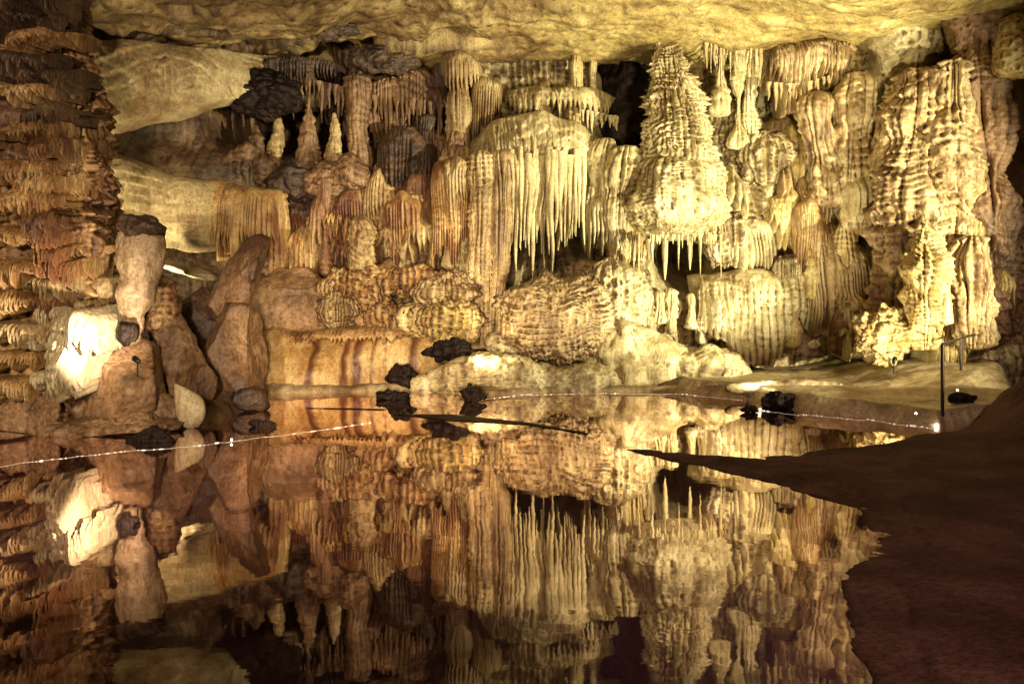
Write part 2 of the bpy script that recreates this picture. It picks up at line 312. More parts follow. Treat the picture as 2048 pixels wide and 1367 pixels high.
for i in range(185):
    px=R.uniform(560,1990); py=R.uniform(150,690)
    if 1005<px<1200 and 225<py<590: continue
    if 1240<px<1450 and 450<py<700: continue
    if 1200<px<1370 and py<360: continue
    if 1715<px<1798 or (px<700 and 120<py<345): continue
    D=min(wd_at(px,py)-.15,19.5); w=R.uniform(18,60); h=R.uniform(45,135)
    mt='tan' if px<900 else R.choice(['cream','cream','tan','yellow'])
    if px<760: mt=R.choice(['brown','rust','orange'])
    if py<340 and px<1000: mt=R.choice(['umber','brown'])
    k=R.random()
    if k<.68: drape('wall_drapery',[(px-w*.8,py+R.uniform(0,20)),(px,py-14),(px+w*.8,py+R.uniform(0,20))],[(px-w,py+h*.75),(px+R.uniform(-10,10),py+h),(px+w,py+h*.75)],D,M[mt],wall,depth=R.uniform(.4,.8),nfl=int(w*2/R.uniform(7,13)),amp=R.uniform(.05,.10),tip=R.uniform(18,58),seed=900+i,dome=R.uniform(.25,.8),saw=.10,step=3.,rough=.045,rag=.25)
    elif k<.76: blob('wall_bulge',px,py,w*.8,h*.5,D-.1,M[mt],wall,na=.16,nf=1.6,saw=.2,sk=6,fl=.10,seed=900+i)
    else: col('wall_column',[(px,py-h*.6,w*.28),(px+R.uniform(-5,5),py,w*.22),(px+R.uniform(-6,6),py+h*.5,w*.26),(px,py+h*.9,w*.4)],D-.45,M[mt],wall,seed=900+i,nth=70,step=3,saw=.12,sk=6,fl=.07,nf=9,rough=.05,lump=.06)
# ceiling
yy=np.r_[np.linspace(-4,11.5,60)[:-1],np.linspace(11.5,23,330)]
X,Y=np.meshgrid(np.linspace(-14,14,800),yy,indexing='xy')
Pc=np.stack([X,Y,X*0],-1)
lft=sst(1,-3,X)
Z=6.92+.18*np.sin(X*.4+1)-.26*rid(Pc*np.array([.22,.45,1]),8,3)+.2*fbm(Pc*.5,12,4)-(.08+.16*lft)*np.abs(fbm(Pc*1.6,14,4))
Z=Z-.36*sst(16.5,20,Y)-.05*lft
lay=Z*6+.8*noise(Pc*.7,3); Z=Z+.07*(np.abs((lay%1)-.5)-.25)-.05*fbm(Pc*5,15,4)
hol=sst(.36,.52,noise(Pc*np.array([.9,1.5,1]),77))*lft; Z=Z+.6*hol
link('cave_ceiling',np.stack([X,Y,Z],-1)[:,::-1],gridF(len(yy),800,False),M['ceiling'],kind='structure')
def bank(name,poly,mat,h=.1,fall=.3,res=.04,rough=.02,rise=None,label=None,cat=None,kind=None,seed=0,wav=.10,shelve=0):
    p=np.array(poly,float); x0,y0=p.min(0)-.3; x1,y1=p.max(0)+.3
    nx=int(min(460,(x1-x0)/res)); ny=int(min(460,(y1-y0)/res))
    X,Y=np.meshgrid(np.linspace(x0,x1,nx),np.linspace(y0,y1,ny),indexing='xy')
    ins=np.zeros(X.shape,bool); dm=np.full(X.shape,1e9)
    for i in range(len(p)):
        a=p[i];b=p[(i+1)%len(p)]; e=b-a; L=max((e**2).sum(),1e-9)
        t=np.clip(((X-a[0])*e[0]+(Y-a[1])*e[1])/L,0,1); dm=np.minimum(dm,np.hypot(X-a[0]-t*e[0],Y-a[1]-t*e[1]))
        cnd=((a[1]>Y)!=(b[1]>Y)); xi=a[0]+(Y-a[1])*e[0]/(e[1] if abs(e[1])>1e-9 else 1e-9); ins^=cnd&(X<xi)
    sd=np.where(ins,dm,-dm); P=np.stack([X,Y,X*0],-1)
    sd=sd+wav*fbm(P*1.3,seed,4)+.03*fbm(P*7,seed+2,3)
    Z=-.25+(h+.25)*sst(-fall,fall,sd)+rough*2*fbm(P*2,seed+5,5)*sst(-.1,.4,sd)
    if shelve: Z=np.where(sd<shelve,np.minimum(Z,.002+(Z*0+.012)*fbm(P*5,seed+9,4)+.02*(sd/shelve)-.004),Z)
    if rise is not None: Z=Z+rise(X,Y)*sst(0,.3,sd)*(1+.25*fbm(P*1.5,seed+6,4))
    return link(name,np.stack([X,Y,Z],-1),gridF(ny,nx,False),mat,None,label,cat,None,kind)
bp_=[G(*q) for q in [(1190,888),(1350,901),(1500,910),(1700,893),(1880,864)]]+[(6.6,12.4),(9,12),(9,2),(2.3,2)]+[G(*q) for q in [(1700,1500),(1690,1367),(1650,1250),(1650,1150),(1720,1080),(1700,1020),(1500,962),(1350,926)]]
bank('mud_bank',bp_,M['mud'],h=.03,fall=.16,res=.025,rough=.008,rise=lambda X,Y:.75*sst(5.7,7.4,X-.28*(Y-11.6))*sst(8.6,11,Y)+.05*sst(3.2,5,X),kind='structure',seed=3,wav=.14,shelve=.42)
bank('rock_spit',[G(*q) for q in [(770,828),(900,828),(1060,844),(1190,866),(1180,872),(1050,850),(900,842)]],M['dark'],h=.01,fall=.06,res=.02,rough=.01,kind='structure',seed=8,wav=.05)
bank('low_bar',[G(*q) for q in [(600,814),(700,815),(780,818),(770,821),(690,820),(610,818)]],M['dark'],h=.005,fall=.05,res=.02,rough=.012,kind='structure',seed=9,wav=.06)
bank('shore_shelf',[G(1380,787),G(1500,800),G(1620,826),G(1760,838),G(1885,856),(7.4,12.6),(9,16),(8,19),(3.2,19),(2.8,17)],M['shelf'],h=.24,fall=.2,res=.03,rough=.035,kind='structure',seed=5,
     rise=lambda X,Y:.35*sst(5.8,7.6,X)*sst(13,15,Y))
bank('shore_rock',[(-9,11.2),G(60,872),G(220,866),G(350,858),G(430,842),G(520,812),(-4.6,17.5),(-9,17.5)],M['brown'],h=.12,fall=.15,res=.03,rough=.06,kind='structure',seed=6,rise=lambda X,Y:.4*sst(12.3,14.5,Y))
bank('pool_shore',[G(505,790),G(640,786),G(800,782),G(880,786),G(1000,790),G(1150,784),G(1300,783),G(1440,788),(4.2,19.5),(-5.2,19.5)],M['shelf'],h=.10,fall=.14,res=.035,rough=.05,kind='structure',seed=7)
# ---------- left flowstone pillar ----------
t=thing('flowstone_pillar','massive dark brown layered pillar at the left edge, glowing pale low on its side','pillar',20,872,12.7)
V,F=revolve([(20,-90,150),(22,60,150),(25,150,162),(25,260,182),(22,350,190),(22,470,198),(20,560,190),(20,640,200),(18,700,190),(12,760,175),(5,860,165)],12.7,seed=5,nth=430,step=2.2,saw=.30,sk=4.2,fl=.05,nf=70,rough=.06,rf=2.2,cap=False,lump=.10)
link('trunk',V,F,M['pillar'],t)
R=random.Random(4)
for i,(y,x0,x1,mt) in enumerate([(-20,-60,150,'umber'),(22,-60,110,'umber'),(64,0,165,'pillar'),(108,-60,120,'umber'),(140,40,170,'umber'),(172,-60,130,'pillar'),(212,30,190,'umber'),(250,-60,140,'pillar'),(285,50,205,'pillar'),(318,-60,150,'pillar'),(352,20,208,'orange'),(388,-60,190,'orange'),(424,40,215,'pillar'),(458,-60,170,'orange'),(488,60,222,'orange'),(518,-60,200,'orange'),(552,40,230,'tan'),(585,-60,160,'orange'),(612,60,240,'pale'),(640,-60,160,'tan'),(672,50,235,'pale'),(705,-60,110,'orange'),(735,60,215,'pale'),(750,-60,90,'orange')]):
    xs=np.linspace(x0,x1,6); Ds=[12.70-math.sqrt(max(.05,1.52**2-((x-1024)/W*12-(20-1024)/W*12.7)**2)) for x in xs]
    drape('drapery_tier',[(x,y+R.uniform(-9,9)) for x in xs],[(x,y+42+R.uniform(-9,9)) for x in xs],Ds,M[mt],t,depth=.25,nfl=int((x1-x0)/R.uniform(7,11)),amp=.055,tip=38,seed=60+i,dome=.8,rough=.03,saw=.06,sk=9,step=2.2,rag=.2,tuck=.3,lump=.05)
t=thing('flowstone_dome','brilliantly lit pale fluted dome at the foot of the left pillar','flowstone',150,800,11.4)
drape('upper_fold',[(95,640),(150,622),(215,640)],[(98,700),(150,716),(212,700)],[11.5,11.3,11.7],M['pale'],t,depth=.3,nfl=17,amp=.06,tip=34,seed=71,dome=.8,rough=.05,saw=.12,sk=7)
drape('lower_fold',[(100,702),(145,690),(196,702)],[(108,772),(148,792),(182,775)],[11.5,11.3,11.7],M['pale'],t,depth=.35,nfl=14,amp=.055,tip=26,seed=72,dome=.8,rough=.04,saw=.10)
blob('boulder',45,830,76,60,11.6,M['brown'],label='rounded brown boulder in the lower left corner at the water',cat='boulder',seed=3,na=.12,cut=9,pw=2.6,n=100)
col('rock_finger',[(52,680,14),(58,720,26),(60,780,32),(62,810,20)],11.6,M['orange'],label='stubby orange rock finger above the lower left boulder',cat='rock',seed=4,rough=.06,lump=.05)
blob('rock_ledge',215,850,150,22,11.9,M['brown'],label='long low brown ledge at the water under the left pillar',cat='ledge',seed=13,na=.2,pw=2.6,dep=3.6,ridg=.08,cut=8)
t=thing('rock_pinnacle','tan club shaped standing rock with dark rounded cap beside the left pillar','rock',268,680,12.2)
col('shaft',[(284,448,44),(282,480,52),(281,520,50),(278,560,42),(270,610,32),(264,650,24),(260,690,22)],12.2,M['stone'],t,seed=9,nth=120,step=2,rough=.05,rf=2.6,flat=.7,lump=.1)
blob('cap',283,450,50,22,12.12,M['umber'],t,seed=10,na=.16,ridg=.08,dep=1.8,pw=2.4,ang=6,cut=8)
blob('boulder',256,668,20,30,11.9,M['dark'],label='small black boulder wedged under the tan club shaped rock',cat='boulder',seed=12,na=.15,cut=8)
blob('boulder',322,612,34,58,12.9,M['orange'],label='upright orange brown rock with ragged drips right of the tan club shaped rock',cat='rock',seed=14,na=.14,saw=.16,sk=5)
blob('leaning_slab',470,578,44,118,14.2,M['brown'],label='broad brown slab leaning up to the right',cat='slab',ang=30,pw=3.,dep=.8,na=.09,ridg=.04,seed=15,cut=9,n=120)
blob('ledge_slab',372,541,58,9,14.6,M['pale'],label='thin bright slab sloping down beside the leaning brown slab',cat='slab',ang=18,pw=2.6,dep=3.4,na=.08,seed=16,cut=6)
for i,(x,y,rx,ry,D,a,mt,lb) in enumerate([
 (240,775,110,100,12.3,-34,'brown','large wedge shaped brown boulder under the tan club shaped rock'),
 (352,715,60,115,13.0,-22,'brown','tall slab leaning left, right of the wedge shaped boulder'),
 (455,725,84,120,14.0,14,'brown','tall shadowed boulder beside the orange banded flowstone'),
 (300,812,95,36,12.2,24,'brown','low brown boulder behind the small white triangular slab'),
 (415,650,65,75,14.2,28,'umber','dim boulder under the leaning brown slab'),
 (590,610,85,75,17.2,0,'brown','dim rounded boulder above the orange banded flowstone'),
 (475,800,60,30,13.6,0,'umber','low dark boulder at the waterline left of the banded flowstone')]):
    blob('boulder',x,y,rx,ry,D,M[mt],label=lb,cat='boulder',ang=a,pw=2.5,na=.10,ridg=.05,seed=20+i,n=130,taper=.15,cut=7)
blob('triangular_slab',376,808,30,50,12.0,M['pale'],label='small bright triangular slab standing in the water',cat='slab',ang=-32,pw=2,dep=.5,na=.03,seed=31,taper=.75,cut=3)
# ---------- smooth left wall ----------
drape('smooth_wall_band',[(165,84),(260,86),(400,92),(560,110),(680,120)],[(170,310),(260,275),(400,228),(560,225),(680,230)],[15.2,16.2,17.2,18.6,20.2],M['slab'],label='smooth curved tan rock band under the ceiling beside the left pillar',cat='rock band',depth=.6,nfl=0,dome=.8,rough=.07,rf=1.6,seed=41,saw=.18,sk=3,edge=8,lump=.08,rag=.05,tuck=.1)
t=thing('smooth_flowstone','smooth bright cream bulge ending in reddish pleats','flowstone',400,500,16.6)
drape('smooth_face',[(195,295),(260,322),(340,350),(460,368)],[(195,505),(260,495),(340,500),(460,512)],[15.4,15.9,16.4,16.9],M['slab'],t,depth=.6,nfl=6,amp=.04,tip=4,dome=.8,rough=.05,rf=1.4,seed=42,edge=8,tuck=.1,lump=.06,rag=.05,saw=.08,sk=4)
drape('pleated_edge',[(385,360),(470,366),(570,382)],[(390,495),(480,515),(572,508)],[16.7,16.9,17.4],M['orange'],t,depth=.62,nfl=24,amp=.09,tip=40,dome=.8,seed=43,edge=6,vs=.0,tuck=.1,rag=.08)
# ---------- recess ----------
L=['first','second','third','fourth','fifth']
for i,(x,y0,y1,r) in enumerate([(555,225,310,13),(618,190,330,20),(668,225,310,12),(512,250,340,18)]):
    lb=['small pale stalagmite in the dark recess, left of a taller one','tallest ridged brown stalagmite in the dark recess left of centre','thin pale stalagmite just right of the tall ridged one in the recess','stubby brown stalagmite at the left end of the dark recess'][i]
    col('stalagmite',[(x,y0,r*.3),(x+3,(y0+y1)/2,r*.8),(x-2,y1,r*1.5),(x,y1+25,r*1.8)],18.1,M['tan' if i in(0,2) else 'brown'],label=lb,cat='stalagmite',seed=80+i,saw=.11,sk=8,rough=.05,lump=.06)
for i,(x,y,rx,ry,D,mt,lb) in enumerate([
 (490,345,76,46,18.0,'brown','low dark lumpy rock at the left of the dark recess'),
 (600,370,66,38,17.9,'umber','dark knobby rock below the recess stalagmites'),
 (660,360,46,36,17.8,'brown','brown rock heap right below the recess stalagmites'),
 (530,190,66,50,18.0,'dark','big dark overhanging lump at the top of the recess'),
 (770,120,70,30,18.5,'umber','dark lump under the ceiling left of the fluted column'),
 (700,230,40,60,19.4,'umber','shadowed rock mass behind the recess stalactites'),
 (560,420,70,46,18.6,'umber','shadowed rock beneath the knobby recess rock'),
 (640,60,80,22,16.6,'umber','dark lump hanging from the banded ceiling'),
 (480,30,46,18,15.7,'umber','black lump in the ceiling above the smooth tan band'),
 (1262,200,56,125,19.6,'dark','added dark mass standing in for shade in the hollow left of the giant stalagmite')]):  # last entry is a dark mass added as shade beside the stalagmite
    blob('rock_and_shade_lump',x,y,rx,ry,D,M[mt],label=lb,cat='rock',na=.2,nf=1.6,ridg=.06,saw=.16,sk=5,seed=100+i,n=90)
t=thing('dripstone_drapery','dim brown drapery of thin stalactites under the ceiling left of the fluted column','drapery',800,160,18.6)
drape('canopy',[(690,140),(760,150),(890,150)],[(690,235),(780,215),(890,235)],18.9,M['brown'],t,depth=.4,nfl=26,amp=.07,tip=60,seed=110,saw=.14,rag=.35)
fringe(t,[(700,200),(790,195),(888,215)],18.55,22,85,5,M['brown'],seed=5)
t=thing('dripstone_drapery','dark short drapery hanging in the recess above the small stalagmites','drapery',600,160,18.8)
drape('canopy',[(500,120),(600,112),(690,135)],[(500,175),(600,170),(690,190)],18.6,M['umber'],t,depth=.4,nfl=24,amp=.07,tip=50,seed=111,saw=.14,rag=.4)
fringe(t,[(510,165),(600,160),(688,180)],18.3,22,66,4.5,M['brown'],seed=6)
col('knobby_column',[(712,150,16),(716,200,20),(712,250,17),(718,300,22),(722,350,28)],18.3,M['brown'],label='short brown column at the left end of the thin stalactite drapery',cat='column',seed=112,saw=.14,sk=7,fl=.05,nf=9,rough=.04,lump=.08)
drape('dark_flowstone_hood',[(745,290),(790,252),(830,250),(872,290)],[(745,375),(800,385),(872,370)],18.3,M['umber'],label='dark rounded hood of flowstone below the thin brown stalactites',cat='flowstone',depth=.5,nfl=15,amp=.08,tip=26,seed=113,dome=.5,saw=.14)
blob('stalagmite',705,345,28,36,17.6,M['brown'],label='leaning brown lump left of the dark rounded hood',cat='rock',ang=-30,saw=.16,seed=114,na=.18)
t=thing('fluted_column','slender fluted tan column with flared top, left of the cream dome','column',915,350,18.4)
col('shaft',[(915,105,26),(916,140,24),(914,200,22),(916,280,20),(914,345,30)],18.4,M['tan'],t,seed=120,nth=100,step=2.5,fl=.10,nf=10,saw=.08,rough=.04,lump=.06)
drape('flared_top',[(876,112),(915,100),(965,125)],[(880,170),(915,185),(965,165)],18.4,M['tan'],t,depth=.35,nfl=11,amp=.05,tip=26,seed=121,dome=.4)
drape('dripstone_drapery',[(936,160),(970,158),(1012,175)],[(938,300),(970,260),(1010,235)],18.7,M['tan'],label='short brown fluted drapery between the fluted column and the cream dome',cat='drapery',depth=.35,nfl=14,amp=.06,tip=40,seed=122)
t=thing('cream_ledge','lumpy pale ledge with short drips above the cream dome','ledge',1120,250,19)
drape('ledge_face',[(995,195),(1060,182),(1130,176),(1190,184),(1240,198)],[(1000,232),(1090,225),(1170,232),(1240,250)],[18.9,18.8,18.9,19.2],M['cream'],t,depth=.45,nfl=22,amp=.05,tip=28,seed=130,dome=.5,rough=.06,saw=.16,rag=.35)
fringe(t,[(1150,222),(1238,240)],18.55,12,32,5,M['cream'],seed=7)
# ---------- great curtain ----------
t=thing('great_stalactite_curtain','big cream dome with a curtain of long straight stalactites, centre','curtain',1080,560,18.2)
drape('dome',[(930,290),(985,245),(1080,226),(1160,240),(1210,290)],[(935,345),(1000,335),(1090,330),(1205,345)],[18.5,18.3,18.3,18.6],M['cream'],t,depth=.8,nfl=26,amp=.06,tip=16,seed=131,dome=.9,rough=.06,saw=.16,sk=5,vs=.25)
drape('pleated_sheet',[(940,315),(1010,295),(1100,295),(1195,320)],[(950,470),(1020,480),(1090,460),(1165,450)],[18.1,17.75,17.75,18.3],M['cream'],t,depth=.3,nfl=25,amp=.14,tip=80,seed=132,dome=.25,rough=.03,edge=5,vs=-.1)
R=random.Random(11)
for i in range(21):
    x=1012+i*7.8+R.uniform(-2.5,2.5)
    stal(x,305+R.uniform(-12,10),R.uniform(165,245) if x<1130 else R.uniform(120,190),R.uniform(4.2,8.),17.4+R.uniform(-.10,.12)+max(0,x-1120)*.006,M['cream'],t,seed=140+i,nth=14)
t=thing('twin_column','tall pair of fused fluted columns reaching down to the pool shore at the centre','column',975,705,17.7)
col('column_shaft',[(962,300,20),(966,360,26),(965,450,26),(962,540,24),(962,620,24),(958,700,18)],17.4,M['tan'],t,seed=150,nth=120,step=2.,saw=.12,sk=8,fl=.07,nf=10,rough=.04,lump=.04)
col('column_shaft',[(1002,300,18),(1003,380,20),(1000,480,18),(998,560,16),(992,640,13)],17.4,M['tan'],t,seed=151,nth=110,step=2.2,saw=.04,fl=.09,nf=8,rough=.03,lump=.03)
for i,(tp,bt,D,mt,nfl,tip,lb) in enumerate([
 ([(740,365),(790,345),(865,345)],[(745,500),(800,525),(868,545)],18.1,'rust',20,34,'dark rust striped curtain right of the maroon band'),
 ([(855,360),(900,325),(948,330)],[(858,550),(900,548),(945,540)],17.8,'orange',17,24,'orange fluted curtain just left of the twin columns'),
 ([(560,430),(640,425),(700,385),(750,360)],[(570,500),(640,505),(700,520),(750,470)],[18.2,18.2,18,18],'rust',32,30,'maroon pleated band rising to the right of the cream bulge'),
 ([(880,330),(910,315),(945,325)],[(880,420),(910,430),(945,420)],17.6,'tan',9,20,'small tan fluted hood under the fluted column'),
 ([(760,400),(800,385),(850,395)],[(765,470),(800,490),(850,480)],17.8,'orange',11,24,'small orange hood in front of the rust striped curtain')]):
    drape('rusty_curtain',tp,bt,D,M[mt],label=lb,cat='curtain',depth=.4,nfl=nfl,amp=.10,tip=tip,seed=160+i,dome=.35,saw=.08,rag=.25)
col('knobby_column',[(722,430,20),(725,470,24),(722,510,22),(727,560,24),(728,590,30)],17.3,M['tan'],label='knobby pale speckled column standing before the maroon band',cat='column',seed=170,saw=.16,sk=10,rough=.07,rf=5)
for i,(x,y,rx,ry,D,mt,lb) in enumerate([
 (700,592,64,44,17.2,'orange','lumpy orange mound at the foot of the knobby speckled column'),
 (800,562,96,28,17.4,'orange','long lumpy orange ledge over the dark crevice'),
 (895,580,66,30,17.2,'tan','tan lumpy ledge left of the twin columns'),
 (680,618,34,30,16.9,'tan','small pale lump at the left end of the orange ledges'),
 (880,642,90,38,16.9,'yellow','cream rounded flowstone right above the orange banded flowstone'),
 (790,638,80,20,17.0,'orange','orange flowstone roll beneath the dark crevice')]):
    blob('flowstone_ledge',x,y,rx,ry,D,M[mt],label=lb,cat='flowstone',na=.22,nf=2.,saw=.24,sk=5,ridg=.04,dep=3.45,seed=175+i,pw=2.2,n=130,fl=.12,nf2=34)
t=thing('banded_flowstone','smooth orange rolling flowstone with dark red vertical bands above the water','flowstone',680,785,16.6)
drape('banded_face',[(500,672),(560,655),(640,664),(720,646),(800,656),(870,648),(935,672)],[(500,790),(600,786),(720,786),(830,780),(935,740)],[16.5,16.9,17.1,17.3,17.6],M['band'],t,depth=.85,nfl=9,amp=.05,tip=0,seed=180,dome=.75,rough=.035,rf=1.8,edge=4,vs=-.3,rag=.08,tuck=.3,lump=.2)
drape('drip_edge',[(520,650),(620,654),(740,642),(860,644)],[(520,672),(620,680),(740,668),(860,672)],[16.6,16.75,16.9,17.1],M['orange'],t,depth=.6,nfl=36,amp=.04,tip=14,seed=182,dome=.8,rough=.05,rag=.7,saw=.1)
# ---------- mounds ----------
blob('scalloped_mound',1112,640,116,88,16.9,M['tan'],label='big rounded tan mound covered in wrinkled scallops, right of the twin columns',cat='mound',saw=.26,sk=9,na=.09,dep=.9,seed=190,n=200,pw=2.3)
blob('flowstone_mound',1225,590,74,76,17.6,M['cream'],label='pale rounded mound behind the scalloped tan mound',cat='mound',saw=.24,sk=5,na=.13,seed=191,n=120,fl=.08)
blob('flowstone_mound',1180,548,56,26,18.0,M['tan'],label='low pale lump beneath the long stalactites',cat='mound',saw=.14,sk=6,na=.15,seed=192)
t=thing('shore_mound','broad smooth cream hill sloping into the pool at the centre','mound',1250,785,16.6)
col('peak',[(1248,640,34),(1250,658,62),(1255,690,100),(1265,735,160),(1270,800,225)],17.0,M['cream'],t,seed=193,nth=240,step=2.5,rough=.09,rf=1.5,fl=.05,nf=11,flat=.6,sm=10,saw=.08,sk=4,lump=.22)
blob('side_slope',1385,748,115,54,16.7,M['cream'],t,seed=194,na=.16,dep=.9,fl=.05)
blob('front_slope',1130,768,110,42,16.2,M['cream'],t,seed=195,na=.16,dep=.9)
blob('shore_mound',975,752,120,44,15.9,M['cream'],label='low smooth pale mound at the waterline left of the broad cream hill',cat='mound',na=.17,seed=196,saw=.10,sk=4,pw=2.2)
blob('shore_mound',1010,690,38,26,16.6,M['cream'],label='small pale knob at the foot of the twin columns',cat='mound',na=.16,seed=197,saw=.1)
blob('shore_mound',862,768,48,22,15.9,M['cream'],label='small tan mound between dark rocks at the waterline',cat='mound',na=.18,seed=198)
for i,(x,y,rx,ry,D,lb) in enumerate([(800,750,28,22,15.8,'dark jagged rock against the banded flowstone at the waterline'),(895,700,48,22,16.3,'dark rock in the gap above the low pale mound'),(780,792,38,12,14.9,'flat black rock in the water below the banded flowstone'),(942,788,26,15,14.6,'small black rock hiding a bright lamp at centre of the shore'),(1562,806,40,24,13.9,'black rock in the water in front of the bright shelf'),(300,878,48,20,11.0,'black jagged rock in the water at lower left'),(525,850,30,9,12.1,'small flat black rock left in the pool'),(1500,818,18,8,13.4,'tiny black rock left of the rock before the bright shelf')]):
    blob('dark_rock',x,y,rx,ry,D,M['dark'],label=lb,cat='rock',na=.24,nf=2,ridg=.14,seed=210+i,pw=2.4,n=70,cut=12)
# ---------- giant stalagmite ----------
t=thing('giant_stalagmite','giant scalloped cream stalagmite on a rounded bell with an overhanging fringed rim','stalagmite',1350,490,18)
col('spire',[(1336,84,8),(1340,108,26),(1341,140,38),(1344,190,50),(1350,240,60),(1356,290,71),(1358,330,82),(1355,370,90)],17.85,M['cream'],t,seed=220,nth=280,step=1.5,saw=.30,sk=7.5,rough=.07,rf=3.4,fl=.06,nf=34,lump=.07)
col('bell',[(1357,300,64),(1354,335,86),(1349,375,99),(1346,420,103),(1346,450,94),(1346,482,70)],17.85,M['cream'],t,seed=224,nth=260,step=1.6,saw=.14,sk=6,rough=.08,rf=3.4,fl=.06,nf=30,lump=.06)
V,F=revolve([(1346,410,88),(1346,440,103),(1346,460,109),(1346,476,102)],17.75,seed=222,nth=240,step=1.2,saw=.06,sk=7,rough=.07,rf=2.5,fl=.03,nf=60,sm=3,lump=.08)
link('rim',V,F,M['cream'],t)
R=random.Random(21)
for i in range(46):
    a=math.pi*(1+(i+.5)/46); rr=101*(1-.12*R.random()); x=1346+rr*math.cos(a)+R.uniform(-3,3); D=17.75+rr/100*math.sin(a)
    stal(x,466+R.uniform(-3,4),R.uniform(10,30) if i%4 else R.uniform(40,90),R.uniform(2.,4.),D,M['cream'],t,seed=230+i,nth=8)
for i,(x,y0,y1,r,lb) in enumerate([(1200,275,500,32,'left'),(1236,290,510,28,'right')]):
    col('ropy_column',[(x+15,y0,r*.5),(x+8,y0+30,r),(x,y0+90,r*.95),(x-4,y0+160,r*.8),(x+10,y1,r*.5)],18.1-.3*i,M['cream'],label=lb+' one of two ropy cream columns beside the giant stalagmite base',cat='column',seed=270+i,fl=.14,nf=9,saw=.10,sk=5,rough=.06,nth=110,lump=.09)
drape('dripstone_drapery',[(1165,400),(1200,380),(1262,420)],[(1168,520),(1210,520),(1262,510)],18,M['cream'],label='thin cream drapery under the ropy columns beside the giant stalagmite',cat='drapery',depth=.3,nfl=13,amp=.08,tip=60,seed=275)
for i,(x,y0,y1,r) in enumerate([(1292,575,680,20),(1318,580,650,14),(1340,575,670,14),(1382,585,660,9),(1404,575,690,13),(1298,478,535,7),(1330,475,560,8),(1380,475,540,6)]):
    if i<5: col('small_column',[(x,y0,r*1.1),(x+2,(y0+y1)/2,r*.75),(x,y1,r*1.2)],18.0,M['cream'],label=L[i]+' from the left of five short pale columns in the cavity under the giant stalagmite',cat='column',seed=280+i,fl=.05,nf=7,saw=.12,sk=7,group='short columns under the giant stalagmite',lump=.06)
    else: stal(x,y0,y1-y0,r,18.0,M['cream'],None,'stalactite',L[i-5]+' from left of three thick stalactites over the dark cavity under the giant stalagmite','stalactite','stalactites over the dark cavity',seed=280+i)
for i,(x,y0,y1,r,lb) in enumerate([(1440,50,235,11,'leftmost slender column hanging beside the giant stalagmite top'),(1476,50,300,13,'knobby middle column of the three beside the giant stalagmite top'),(1500,60,330,12,'rightmost of three slender columns beside the giant stalagmite top')]):
    col('slender_column',[(x,y0,r*1.6),(x+2,y0+60,r*1.1),(x-1,y0+120,r*.8),(x+1,y1-60,r*.9),(x,y1,r*1.8)],18.0,M['cream'],label=lb,cat='column',seed=290+i,saw=.12,sk=8,fl=.06,nf=6,rough=.05,lump=.08)
t=thing('ceiling_drapery','fringe of fine stalactites on the yellow ceiling above the slender columns','drapery',1460,60,18)
drape('fringe_root',[(1400,35),(1460,30),(1530,45)],[(1400,95),(1460,100),(1530,90)],18.2,M['yellow'],t,depth=.4,nfl=18,amp=.07,tip=44,seed=300,saw=.14,rag=.3)
fringe(t,[(1405,80),(1525,80)],17.75,18,75,4.,M['cream'],seed=9)
t=thing('ceiling_drapery','brown drapery on the ceiling above the right hand stalagmites','drapery',1640,140,17.8)
drape('fringe_root',[(1520,90),(1620,85),(1760,100),(1790,120)],[(1520,180),(1600,190),(1700,150),(1790,160)],17.9,M['tan'],t,depth=.5,nfl=36,amp=.08,tip=54,seed=301,saw=.2,rag=.4,rough=.06)
fringe(t,[(1530,170),(1600,175),(1700,145),(1780,150)],17.5,20,48,4.5,M['tan'],seed=10)
for i,(x,y,rx,ry,D,mt,lb) in enumerate([
 (1535,315,48,46,18,'cream','rounded cream lump at the foot of the slender columns'),
 (1470,270,40,60,18.5,'cream','pale lump behind the slender columns'),
 (1500,395,70,56,18.2,'cream','large cream bulge right of the giant stalagmite base'),
 (1585,370,52,42,18.2,'yellow','yellow bulge below the rounded stalagmite'),
 (1470,470,56,60,18.2,'cream','cream bulge level with the overhanging rim'),
 (1700,330,36,60,17.9,'tan','tan lump between the rounded stalagmite and capped column'),
 (1560,480,52,46,18.2,'tan','tan bulge above the smooth cream sheet'),
 (1640,420,50,44,17.9,'yellow','yellow bulge above the tan pleated fan'),
 (1575,535,20,16,17.5,'cream','small round knob above the smooth cream sheet'),
 (1705,470,40,50,17.9,'tan','tan bulge right of the tan pleated fan')]):
    blob('flowstone_bulge',x,y,rx*1.12,ry*1.12,D+.1,M[mt],label=lb,cat='flowstone',na=.2,nf=1.6,saw=.22,sk=5,fl=.16,nf2=20,seed=310+i,n=110)
drape('cream_sheet',[(1385,565),(1440,540),(1500,548),(1560,535),(1615,552)],[(1390,700),(1470,708),(1540,708),(1625,690)],[18.1,17.85,17.8,17.85,18],M['cream'],label='smooth pale sheet of flowstone hanging to the shelf right of the cavity',cat='flowstone',depth=.32,nfl=17,amp=.10,tip=16,seed=336,dome=.25,rough=.06,vs=-.05,saw=.12,rag=.2,lump=.2,edge=8,tuck=.25)
drape('tan_fan',[(1550,460),(1610,440),(1680,455),(1742,495)],[(1590,560),(1620,670),(1680,650),(1745,560)],[18,17.7,17.7,17.9],M['tan'],label='tan pleated fan of drapery sweeping down at right of centre',cat='drapery',depth=.35,nfl=24,amp=.10,tip=40,seed=331,dome=.3,saw=.12,rag=.2)
